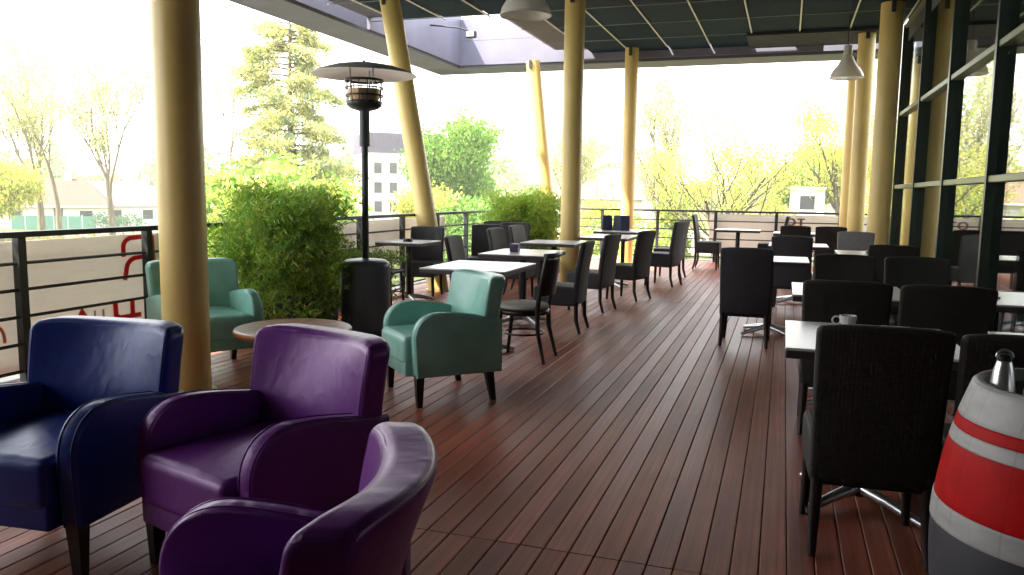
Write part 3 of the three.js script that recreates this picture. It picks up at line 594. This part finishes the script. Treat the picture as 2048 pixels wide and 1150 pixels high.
// ------------------------------------------------------------------ foliage
function leafCluster(n, size, seed, elong = 1.6, droop = 0) {
  const R = rng(seed), p = [], nm = [], uv = [], q = new THREE.Quaternion();
  for (let k = 0; k < n; k++) {
    const c = V(R() - 0.5, R() - 0.5, R() - 0.5), l = size * (0.6 + 0.7 * R()), w = l / elong;
    q.setFromEuler(new THREE.Euler((R() - 0.5) * 2.2 + droop, R() * 6.28, (R() - 0.5) * 2.2));
    const a = V(0, -l / 2, 0), b = V(w / 2, 0, w * 0.15), d = V(0, l / 2, 0), e = V(-w / 2, 0, w * 0.15);
    for (const t of [[a, b, d], [a, d, e]]) { const v = t.map((s) => s.clone().applyQuaternion(q).add(c)), nn = v[1].clone().sub(v[0]).cross(v[2].clone().sub(v[0])).normalize(); for (const s of v) { p.push(s.x, s.y, s.z); nm.push(nn.x, nn.y, nn.z); uv.push(s.x, s.y); } }
  }
  const g = new THREE.BufferGeometry(); g.setAttribute('position', new THREE.Float32BufferAttribute(p, 3)); g.setAttribute('normal', new THREE.Float32BufferAttribute(nm, 3)); g.setAttribute('uv', new THREE.Float32BufferAttribute(uv, 2)); return g;
}
const leafMat = (r, g, b, tr = 0.4) => phys(lin(r, g, b), { roughness: 0.85, transmission: tr, thickness: 0, side: THREE.DoubleSide });
const clusterWide = leafCluster(9, 0.34, 5, 1.5), clusterFine = leafCluster(7, 0.26, 6, 2), clusterBlade = leafCluster(7, 0.5, 8, 5.5, 0.3), clusterNeedle = leafCluster(12, 0.42, 9, 3.5);
function foliage(name, pts, geo, m, parent, size, seed, tints, spread = 0.35) {
  const R = rng(seed), o = new THREE.InstancedMesh(geo, m, pts.length); o.name = name; o.castShadow = o.receiveShadow = true; o.userData.kind = 'stuff';
  const d = new THREE.Object3D(), c = new THREE.Color();
  pts.forEach((p, i) => {
    d.position.copy(p); d.rotation.set((R() - 0.5) * spread * 2, R() * 6.28, (R() - 0.5) * spread * 2); d.scale.setScalar(size * (0.6 + 0.8 * R())); d.updateMatrix(); o.setMatrixAt(i, d.matrix);
    const t = tints[(R() * tints.length) | 0], k = 0.8 + 0.4 * R(); o.setColorAt(i, c.setRGB(t[0] * k, t[1] * k, t[2] * k));
  });
  parent.add(o); return o;
}
const bark = mat(lin(0.17, 0.14, 0.105), { roughness: 0.9, map: barkTone }), barkPale = mat(lin(0.34, 0.29, 0.2), { roughness: 0.9, map: barkTone });
// broadleaf tree: forked limbs, leaves only where the twigs are
function tree(o) {
  const R = rng(o.seed), T = new Tubes(), tips = [];
  const grow = (p, d, len, r, lv) => {
    const n = 4, pts = [p.clone()], rr = [r]; let q = p.clone(), dd = d.clone();
    for (let k = 1; k <= n; k++) {
      dd.add(V((R() - 0.5) * 0.22, 0.03 + (lv > 1 ? o.lift || 0.04 : 0), (R() - 0.5) * 0.22)).normalize(); q = q.clone().addScaledVector(dd, len / n); pts.push(q); rr.push(r * (1 - 0.45 * k / n));
      if (lv >= 2) tips.push(q.clone());
    }
    T.add(pts, rr, lv === 0 ? 9 : lv < 3 ? 5 : 3, false);
    if (lv >= o.levels) return;
    const m = lv === 0 ? o.forks : 3 + (R() * 2 | 0);
    for (let k = 0; k < m; k++) {
      const a = k / m * 6.28 + R() * 1.5, s = (o.open || 0.6) * (0.55 + 0.7 * R()), at = lv === 0 ? n - (R() * (o.low || 0.8)) : 1 + R() * (n - 1), i = Math.min(n, Math.max(1, Math.round(at)));
      const nd = dd.clone().addScaledVector(V(Math.cos(a), 0, Math.sin(a)), s).normalize();
      grow(pts[i], nd, len * (0.52 + 0.25 * R()) * (lv === 0 ? o.reach || 1.1 : 1), rr[i] * 0.62, lv + 1);
    }
  };
  const t = thing(o.name, o.label, 'tree', [o.at.x, o.at.y, o.at.z], 0, o.group);
  grow(V(0, -0.3, 0), V(o.tilt || 0, 1, 0).normalize(), o.trunk, o.r, 0);
  part('trunk', T.geo(), o.bark || bark, t);
  const pts = []; if (tips.length) for (let k = 0; k < o.leaves; k++) { const b = tips[(R() * tips.length) | 0]; const s = o.scatter || 0.8; pts.push(V(b.x + (R() + R() - 1) * s, b.y + (R() + R() - 1) * s, b.z + (R() + R() - 1) * s)); }
  foliage('crown', pts, o.geo || clusterFine, o.mat, t, o.size || 1, o.seed + 1, o.tints);
  return t;
}
const lf = leafMat(1, 1, 1, 0.45);
const springY = [[0.46, 0.48, 0.075], [0.38, 0.45, 0.07], [0.50, 0.48, 0.10]], springG = [[0.16, 0.34, 0.035], [0.22, 0.38, 0.04], [0.13, 0.28, 0.03]], pale = [[0.52, 0.53, 0.26], [0.46, 0.48, 0.22]], deep = [[0.06, 0.13, 0.02], [0.09, 0.17, 0.025], [0.045, 0.1, 0.018]];
const gT = 'trees beyond the terrace';
tree({ name: 'plane_tree', label: 'bare forked tree in front of the long pink roofed house', at: far(78, 66), seed: 301, trunk: 5.6, r: 0.36, forks: 4, levels: 4, open: 0.5, reach: 1.25, leaves: 900, size: 0.8, mat: lf, tints: pale, group: gT, bark: barkPale });
tree({ name: 'plane_tree', label: 'slim bare tree beside the forked one at the long house', at: far(116, 70), seed: 302, trunk: 7, r: 0.27, forks: 3, levels: 4, open: 0.35, reach: 1.3, leaves: 700, size: 0.8, mat: lf, tints: pale, group: gT, bark: barkPale });
tree({ name: 'plane_tree', label: 'bare tree with upright limbs before the gabled house', at: far(220, 68), seed: 303, trunk: 5.8, r: 0.32, forks: 5, levels: 4, open: 0.4, reach: 1.3, leaves: 1000, size: 0.8, mat: lf, tints: pale, group: gT, bark: barkPale });
tree({ name: 'plane_tree', label: 'thin bare tree behind the thick column next to the big conifer', at: far(462, 75), seed: 304, trunk: 8.5, r: 0.24, forks: 3, levels: 4, open: 0.35, reach: 1.1, leaves: 500, size: 0.8, mat: lf, tints: pale, group: gT, bark: barkPale });
tree({ name: 'leafy_tree', label: 'bright green bushy tree at the picture edge by the long house', at: far(-22, 58), seed: 305, trunk: 3, r: 0.25, forks: 5, levels: 4, open: 0.8, leaves: 2400, size: 1.1, mat: lf, tints: springY, group: gT });
tree({ name: 'leafy_tree', label: 'round fresh green tree beside the white apartment block', at: far(905, 62), seed: 306, trunk: 4.6, r: 0.32, forks: 6, levels: 4, open: 0.75, low: 2, leaves: 5200, size: 1.0, scatter: 0.9, mat: lf, tints: springG, group: gT });
tree({ name: 'leafy_tree', label: 'smaller yellow green tree below the white apartment block', at: far(862, 55), seed: 307, trunk: 2.3, r: 0.2, forks: 6, levels: 4, open: 0.8, low: 2, leaves: 2200, size: 0.85, scatter: 0.7, mat: lf, tints: springY, group: gT });
tree({ name: 'poplar_tree', label: 'tall thin bare tree behind the slim column', at: far(1322, 58), seed: 308, trunk: 8.5, r: 0.26, forks: 5, levels: 4, open: 0.3, low: 4, reach: 0.7, leaves: 500, size: 0.7, mat: lf, tints: pale, group: gT, bark: barkPale });
tree({ name: 'poplar_tree', label: 'thin bare tree with a dark nest beside the tall thin one', at: far(1358, 62), seed: 309, trunk: 8.5, r: 0.22, forks: 5, levels: 4, open: 0.32, low: 4, reach: 0.75, leaves: 450, size: 0.8, mat: lf, tints: pale, group: gT, bark: barkPale });
tree({ name: 'willow_tree', label: 'wide fan shaped yellow budding tree beyond the end railing', at: far(1425, 46), seed: 310, trunk: 2.7, r: 0.3, forks: 9, levels: 4, open: 1.0, low: 1, reach: 2.3, lift: 0.07, leaves: 2000, size: 0.5, scatter: 0.45, mat: lf, tints: springY, group: gT });
tree({ name: 'willow_tree', label: 'low yellow shrubby tree between the two upright columns', at: far(1215, 56), seed: 311, trunk: 2.0, r: 0.2, forks: 7, levels: 4, open: 1.0, leaves: 1500, size: 0.8, mat: lf, tints: springY, group: gT });
tree({ name: 'leafy_tree', label: 'fresh green tree behind the small white building', at: far(1640, 72), seed: 312, trunk: 4.4, r: 0.3, forks: 6, levels: 4, open: 0.8, low: 2, leaves: 4200, size: 1.1, scatter: 0.9, mat: lf, tints: [...springG, ...springY], group: gT });
tree({ name: 'plane_tree', label: 'tall budding tree over the small white building', at: far(1690, 64), seed: 313, trunk: 8, r: 0.3, forks: 5, levels: 4, open: 0.6, low: 3, reach: 0.9, leaves: 1300, size: 0.8, mat: lf, tints: springY, group: gT });
tree({ name: 'leafy_tree', label: 'ivy covered yellow tree at the end of the glass wall', at: far(1812, 50), seed: 314, trunk: 7, r: 0.3, forks: 6, levels: 4, open: 0.5, low: 4, reach: 0.7, leaves: 3800, size: 0.9, mat: lf, tints: springY, group: gT });
tree({ name: 'leafy_tree', label: 'budding tree mostly hidden behind the upright column', at: far(1130, 80), seed: 315, trunk: 5, r: 0.3, forks: 6, levels: 4, open: 0.7, low: 2, leaves: 1200, size: 1.0, mat: lf, tints: pale, group: gT });
for (const [px, dp, sd, lb] of [[2000, 58, 316, 'leafy tree standing past the corner of the glass wall'], [2200, 50, 317, 'leafy tree hidden behind the restaurant'], [-250, 60, 318, 'leafy tree by the car park before the houses']]) tree({ name: 'leafy_tree', label: lb, at: far(px, dp), seed: sd, trunk: 5, r: 0.3, forks: 6, levels: 4, open: 0.7, low: 3, leaves: 2000, size: 1, mat: lf, tints: springY, group: gT });
// conifer with tiers of spreading branches
{
  const at = far(585, 47), R = rng(330), t = thing('conifer', 'tall spreading conifer with gold green tiers behind the patio heater', 'tree', [at.x, at.y, at.z], 0, gT);
  const T = new Tubes(), pts = [], Ht = 15.2; T.add([V(0, -0.3, 0), V(0.1, 5, 0), V(0, 10, 0.1), V(0.05, Ht, 0)], [0.42, 0.3, 0.17, 0.03], 10, false);
  for (let k = 0; k < 92; k++) {
    const y = 1.6 + (Ht - 2.2) * Math.pow(k / 91, 0.85), a = k * 2.4 + R() * 2, L = (4.4 * Math.pow(1 - y / (Ht + 2.5), 0.65) + 0.3) * (0.45 + 0.8 * R()), p = [];
    for (let s = 0; s <= 4; s++) { const q = s / 4; p.push(V(Math.cos(a) * L * q, y + L * (0.16 * q - 0.26 * q * q), Math.sin(a) * L * q)); }
    T.add(p, [0.06, 0.045, 0.03, 0.02, 0.01], 4, false);
    for (let s = 0; s < 14 + L * 11; s++) { const q = 0.22 + 0.8 * Math.sqrt(R()), w = 0.5 * q * L * 0.45 * (R() - 0.5) * 2; pts.push(V(Math.cos(a) * L * q - Math.sin(a) * w, y + L * (0.16 * q - 0.26 * q * q) - 0.1 * R() - 0.12, Math.sin(a) * L * q + Math.cos(a) * w)); }
  }
  part('trunk', T.geo(), bark, t);
  foliage('crown', pts, clusterNeedle, lf, t, 0.62, 331, [[0.46, 0.46, 0.15], [0.36, 0.39, 0.12], [0.15, 0.22, 0.12], [0.52, 0.50, 0.2]], 0.3);
}
// shrub masses, hedges
function shrub(name, label, at, rx, ry, n, size, tints, seed, geo = clusterWide, cat = 'shrub') {
  const R = rng(seed), t = thing(name, label, cat, [at.x, at.y, at.z], 0, 'shrubs and hedges beyond the terrace'), T = new Tubes(), pts = [];
  for (let k = 0; k < 9; k++) { const a = R() * 6.28, q = R(); T.add([V(q * 0.2, -0.2, 0), V(Math.cos(a) * rx * 0.3 * q, ry * 0.8, Math.sin(a) * rx * 0.3 * q), V(Math.cos(a) * rx * 0.7 * q, ry * 1.5, Math.sin(a) * rx * 0.7 * q)], [0.06, 0.04, 0.015], 5, false); }
  for (let k = 0; k < n; k++) { const a = R() * 6.28, c = R() * 2 - 1, s = Math.sqrt(1 - c * c), r = Math.pow(R(), 0.4) * (0.8 + 0.35 * Math.sin(a * 3 + c * 5 + seed)); pts.push(V(Math.cos(a) * s * rx * r, Math.max(0.05, ry * (0.9 + c * r * 0.95)), Math.sin(a) * s * rx * r)); }
  part('stems', T.geo(), bark, t); foliage('foliage', pts, geo, lf, t, size, seed + 1, tints); return t;
}
shrub('shrub', 'big pale yellow green shrub at the foot of the conifer', far(545, 40), 4.2, 3.3, 5200, 0.9, [...springY, ...springG], 341);
shrub('shrub', 'dense bright shrub behind the bamboo planter at the railing', far(468, 34), 2.6, 2.9, 2600, 0.8, [...springG, ...springY], 342);
shrub('shrub', 'green shrub below the round fresh green tree', far(960, 48), 3.2, 2.3, 2600, 0.9, springG, 343);
shrub('shrub', 'yellow shrub behind the upright column', far(1250, 44), 3.0, 1.9, 1900, 0.75, [...springY, ...springG], 344);
shrub('shrub', 'ragged ivy covered shrub beside the tall thin tree', far(1345, 50), 1.2, 2.8, 1100, 0.7, [...springG, ...springY], 345);
shrub('shrub', 'orange yellow shrub next to the small white building', far(1545, 58), 2.6, 2.2, 1900, 0.8, [[0.42, 0.32, 0.08], [0.4, 0.36, 0.1]], 346);
shrub('shrub', 'yellow green shrub below the ivy covered tree', far(1795, 40), 2.6, 2.4, 2200, 0.8, springY, 347);
function hedge(label, a, b, h, w, tints, seed) {
  const t = thing('hedge', label, 'hedge', [a.x, GROUND, a.z], 0, 'shrubs and hedges beyond the terrace'), R = rng(seed), L = Math.hypot(b.x - a.x, b.z - a.z), dx = (b.x - a.x) / L, dz = (b.z - a.z) / L, pts = [], T = new Tubes();
  for (let k = 0; k < L * 60; k++) { const s = R() * L, e = (R() - 0.5) * w; pts.push(V(dx * s - dz * e, h * Math.pow(R(), 0.5) * (0.9 + 0.15 * Math.sin(s * 1.7)), dz * s + dx * e)); }
  for (let s = 0.3; s < L; s += 1.2) T.add([V(dx * s, -0.1, dz * s), V(dx * s + 0.1, h * 0.8, dz * s)], 0.03, 5, false);
  part('stems', T.geo(), bark, t); foliage('foliage', pts, clusterFine, lf, t, 0.7, seed + 1, tints);
}
hedge('dry yellow hedge along the car park in front of the houses', far(-60, 62), far(330, 66), 0.9, 1.2, [[0.36, 0.3, 0.1], [0.3, 0.28, 0.08], [0.2, 0.22, 0.06]], 351);
hedge('trimmed green hedge before the gabled house', far(182, 92), far(282, 92), 1.7, 1.2, [[0.04, 0.14, 0.06], [0.06, 0.18, 0.08]], 352);
{ // woods on the horizon
  const R = rng(360), pts = []; for (let k = 0; k < 9000; k++) { const px = -900 + R() * 3900, dp = 170 + R() * 90, p = far(px, dp); const h = 7 + 4 * Math.sin(px * 0.021) + 2.5 * Math.sin(px * 0.063 + 1); pts.push(V(p.x, GROUND + 1 + Math.sqrt(R()) * h, p.z)); }
  const o = foliage('distant_woodland', pts, clusterWide, lf, scene, 3.4, 361, [...springG, ...springY, ...deep]); o.userData.label = 'pale green woodland along the horizon'; o.userData.category = 'woodland';
}

// ------------------------------------------------------------------ bamboo planters
function bamboo(x, z, w, d, h, n, label, seed, tints) {
  const t = thing('bamboo_planter', label, 'planter', [x, 0, z], 0, 'dark planters with bamboo'), R = rng(seed), T = new Tubes(), pts = [];
  const box0 = mat(lin(0.03, 0.033, 0.036), { roughness: 0.55, map: paintTone });
  part('planter_box', merge([cbox(w * 0.8, 0.42, 0.03, 0, 0.22, d * 0.4, 0.004), cbox(w * 0.8, 0.42, 0.03, 0, 0.22, -d * 0.4, 0.004), box(0.03, 0.42, d * 0.8 - 0.03, w * 0.4 - 0.015, 0.22, 0), box(0.03, 0.42, d * 0.8 - 0.03, -w * 0.4 + 0.015, 0.22, 0), box(w * 0.78, 0.03, d * 0.78, 0, 0.025, 0)]), box0, t);
  part('soil', box(w * 0.8 - 0.065, 0.34, d * 0.8 - 0.035, 0, 0.215, 0), mat(lin(0.04, 0.03, 0.02), { roughness: 1, map: asphaltTone }), t);
  for (let k = 0; k < 46; k++) {
    const bx = (R() - 0.5) * w * 0.7, bz = (R() - 0.5) * d * 0.7, a = R() * 6.28, hh = h * (0.55 + 0.45 * R()), s = w * (0.14 + 0.3 * R()), p = [];
    for (let q = 0; q <= 6; q++) { const u = q / 6; p.push(V(bx + Math.cos(a) * s * u * u, 0.36 + (hh - 0.36) * (u - 0.12 * u * u * u), bz + Math.sin(a) * s * u * u)); }
    T.add(p, [0.009, 0.009, 0.008, 0.007, 0.006, 0.004, 0.003], 5, false);
    const tip = p[6]; const m = Math.round(n / 46);
    for (let j = 0; j < m; j++) { const u = 0.04 + 0.96 * Math.pow(R(), 0.75), i = Math.min(5, Math.floor(u * 6)), f = u * 6 - i, b = p[i].clone().lerp(p[i + 1], f), e = 0.05 + 0.22 * R() + (u < 0.3 ? w * 0.25 * R() : 0), g = R() * 6.28; pts.push(V(b.x + Math.cos(g) * e, Math.max(0.1, b.y - 0.12 * R() - (u < 0.3 ? 0.25 * R() : 0)), b.z + Math.sin(g) * e)); }
  }
  part('canes', T.geo(), mat(lin(0.2, 0.2, 0.05), { roughness: 0.5 }), t);
  foliage('foliage', pts, clusterBlade, leafMat(1, 1, 1, 0.45), t, 0.145, seed + 3, tints, 0.5);
}
bamboo(-4.48, -6.5, 0.92, 0.85, 1.62, 9500, 'large bushy bamboo planter beside the patio heater', 401, [[0.25, 0.45, 0.045], [0.32, 0.5, 0.05], [0.17, 0.34, 0.04], [0.44, 0.54, 0.07]]);
bamboo(-4.62, -8.15, 0.5, 0.5, 0.8, 1000, 'small bamboo planter between the patio heater pole and the small table', 402, [[0.16, 0.3, 0.03], [0.2, 0.34, 0.04]]);
bamboo(-4.1, -12.95, 1.2, 0.9, 1.62, 6500, 'wide bamboo planter in front of the washed out tilted column', 403, [[0.36, 0.52, 0.04], [0.42, 0.54, 0.05], [0.26, 0.44, 0.04]]);

// ------------------------------------------------------------------ buildings beyond
function windowPart(b, x, y, z, w, h, face) {   // face: unit normal axis in local coordinates, 'z' or 'x'
  const g = face === 'z' ? box(w, h, 0.06) : box(0.06, h, w), f = face === 'z' ? box(w + 0.16, 0.08, 0.14, 0, -h / 2 - 0.06, 0) : box(0.14, 0.08, w + 0.16, 0, -h / 2 - 0.06, 0);
  const p = part('window', g, winMat, b); p.position.set(x, y, z); part('sill', f, M.white, p);
}
const winMat = mat(lin(0.03, 0.035, 0.045), { roughness: 0.15 }), render1 = mat(lin(0.72, 0.69, 0.64), { roughness: 0.9, map: toneTex(6, 6, 0.88, 1, 501, 6) });
function house(name, label, at, turn, w, d, h, rh, roofCol, wallM, wins, hip = 0) {
  const b = thing(name, label, 'building', [at.x, GROUND, at.z], turn);
  part('wall', box(w, h, d, 0, h / 2, 0), wallM, b);
  const e = 0.5, g = new THREE.BufferGeometry(), X = w / 2 + e, Z = d / 2 + e, y0 = h - 0.05, y1 = h + rh, hx = X - hip;
  const v = [[-X, y0, Z], [X, y0, Z], [hx, y1, 0], [-hx, y1, 0], [X, y0, -Z], [-X, y0, -Z]], f = [[0, 1, 2], [0, 2, 3], [4, 5, 3], [4, 3, 2], [1, 4, 2], [5, 0, 3], [0, 5, 4], [0, 4, 1]];
  g.setAttribute('position', new THREE.Float32BufferAttribute(f.flat().flatMap((i) => v[i]), 3)); g.computeVertexNormals();
  const rf = part('roof', boxUV(g), mat(roofCol, { roughness: 0.85, map: tileTone }), b); part('chimney', box(0.7, 1.4, 0.7, w * 0.22, y1 + 0.2, 0), wallM, rf);
  part('fascia', merge([box(2 * X, 0.18, 0.08, 0, h - 0.1, Z + 0.02), box(2 * X, 0.18, 0.08, 0, h - 0.1, -Z - 0.02)]), M.white, b);
  for (const [x, y, ww, hh] of wins) windowPart(b, x, y, d / 2 + 0.02, ww, hh, 'z');
  return b;
}
const look = (at) => Math.atan2(-at.x, -at.z);
{ const p = far(70, 100); house('house', 'long low house with pink tiled roof behind the bare trees', p, look(p) - 0.15, 17, 9, 2.7, 3.3, lin(0.2, 0.085, 0.065), render1, [[-5, 1.5, 1.4, 1.2], [-1.5, 1.5, 1.4, 1.2], [3, 1.4, 1.0, 2.0], [6, 1.5, 1.4, 1.2]], 3.5); }
{ const p = far(255, 108); const b = house('house', 'gabled house with grey roof right of the long pink roofed house', p, look(p) + 0.35, 11, 8, 2.8, 3.0, lin(0.22, 0.17, 0.16), render1, [[-3, 1.5, 1.3, 1.2], [1, 1.5, 1.3, 1.2]]); windowPart(b, 6.02, 4.2, 0, 0.6, 0.6, 'x'); }
{ // green garden fence in front of the long house
  const a = far(18, 92), b = far(190, 92), t = thing('garden_fence', 'green mesh garden fence in front of the long pink roofed house', 'fence', [a.x, GROUND, a.z], Math.atan2(-(b.z - a.z), b.x - a.x)), L = a.distanceTo(b);
  const n = 6; for (let k = 0; k < n; k++) part('panel', box(L / n - 0.1, 1.6, 0.05, (k + 0.5) * L / n, 0.85, 0), mat(lin(0.05, 0.2, 0.15), { roughness: 0.8, map: weaveTone }), t);
  for (let k = 0; k <= n; k++) part('post', box(0.08, 1.8, 0.08, k * L / n, 0.9, 0), M.alu, t);
}
{ // apartment block
  const p = far(792, 125), b = thing('apartment_block', 'white four storey apartment block with dark seamed mansard roof', 'building', [p.x, GROUND, p.z], look(p) + 0.25);
  part('wall', box(11, 10.6, 10, 0, 5.3, 0), mat(lin(0.72, 0.69, 0.72), { roughness: 0.9, map: toneTex(6, 6, 0.9, 1, 503, 6) }), b);
  const g = new THREE.BoxGeometry(11.6, 3.0, 10.6), q = g.attributes.position; for (let i = 0; i < q.count; i++) if (q.getY(i) > 0) { q.setX(i, q.getX(i) * 0.93); q.setZ(i, q.getZ(i) * 0.9); } g.computeVertexNormals();
  const rf = part('roof', boxUV(g.translate(0, 12.1, 0)), mat(lin(0.03, 0.026, 0.055), { roughness: 0.7 }), b);
  for (let k = -9; k <= 9; k++) part('seam', box(0.09, 2.95, 0.08, k * 0.58, 12.1, 5.12).rotateX(0), mat(lin(0.06, 0.05, 0.09), { roughness: 0.6 }), rf);
  for (const y of [2.4, 5.2, 8.1]) { for (const x of [-4, -1.7, 2.2]) windowPart(b, x, y + 0.3, 5.02, 1.15, 1.6, 'z'); for (const z of [-2.5, 2]) windowPart(b, 5.52, y + 0.3, z, 0.95, 1.4, 'x'); }
  part('cornice', box(11.5, 0.25, 10.5, 0, 10.45, 0), M.white, b);
}
{ const p = far(1205, 95); house('house', 'house with brown roof behind the yellow shrubs by the upright column', p, look(p) - 0.3, 12, 9, 4.6, 3.4, lin(0.3, 0.2, 0.14), render1, [[-3.5, 2, 1.3, 1.3], [0, 2, 1.3, 1.3], [3.5, 2, 1.3, 1.3]], 2); }
{ // small white building
  const p = far(1615, 66), b = thing('flat_roofed_building', 'small white flat roofed building with one blue grey window beyond the end railing', 'building', [p.x, GROUND, p.z], look(p));
  part('wall', box(2.6, 5.6, 5, 0, 2.8, 0), render1, b); windowPart(b, 0, 4.5, 2.52, 1.1, 1.1, 'z'); part('parapet', box(2.75, 0.2, 5.15, 0, 5.65, 0), M.white, b);
  part('wing', box(4.2, 4.4, 4, 3.4, 2.2, -0.2), render1, b);
}
{ // low garden wall behind the end railing
  const a = far(1130, 70), b = far(1900, 62), t = thing('garden_wall', 'long low pale wall beyond the lawn behind the end railing', 'wall', [(a.x + b.x) / 2, GROUND, (a.z + b.z) / 2], Math.atan2(-(b.z - a.z), b.x - a.x)), L = a.distanceTo(b);
  part('wall', box(L, 1.9, 0.3, 0, 0.95, 0), render1, t); part('coping', box(L + 0.1, 0.1, 0.42, 0, 1.95, 0), M.concrete, t);
}
scene.traverse((o) => { if (o.isMesh) { o.castShadow = true; o.receiveShadow = true; } });
renderer.render(scene, camera);
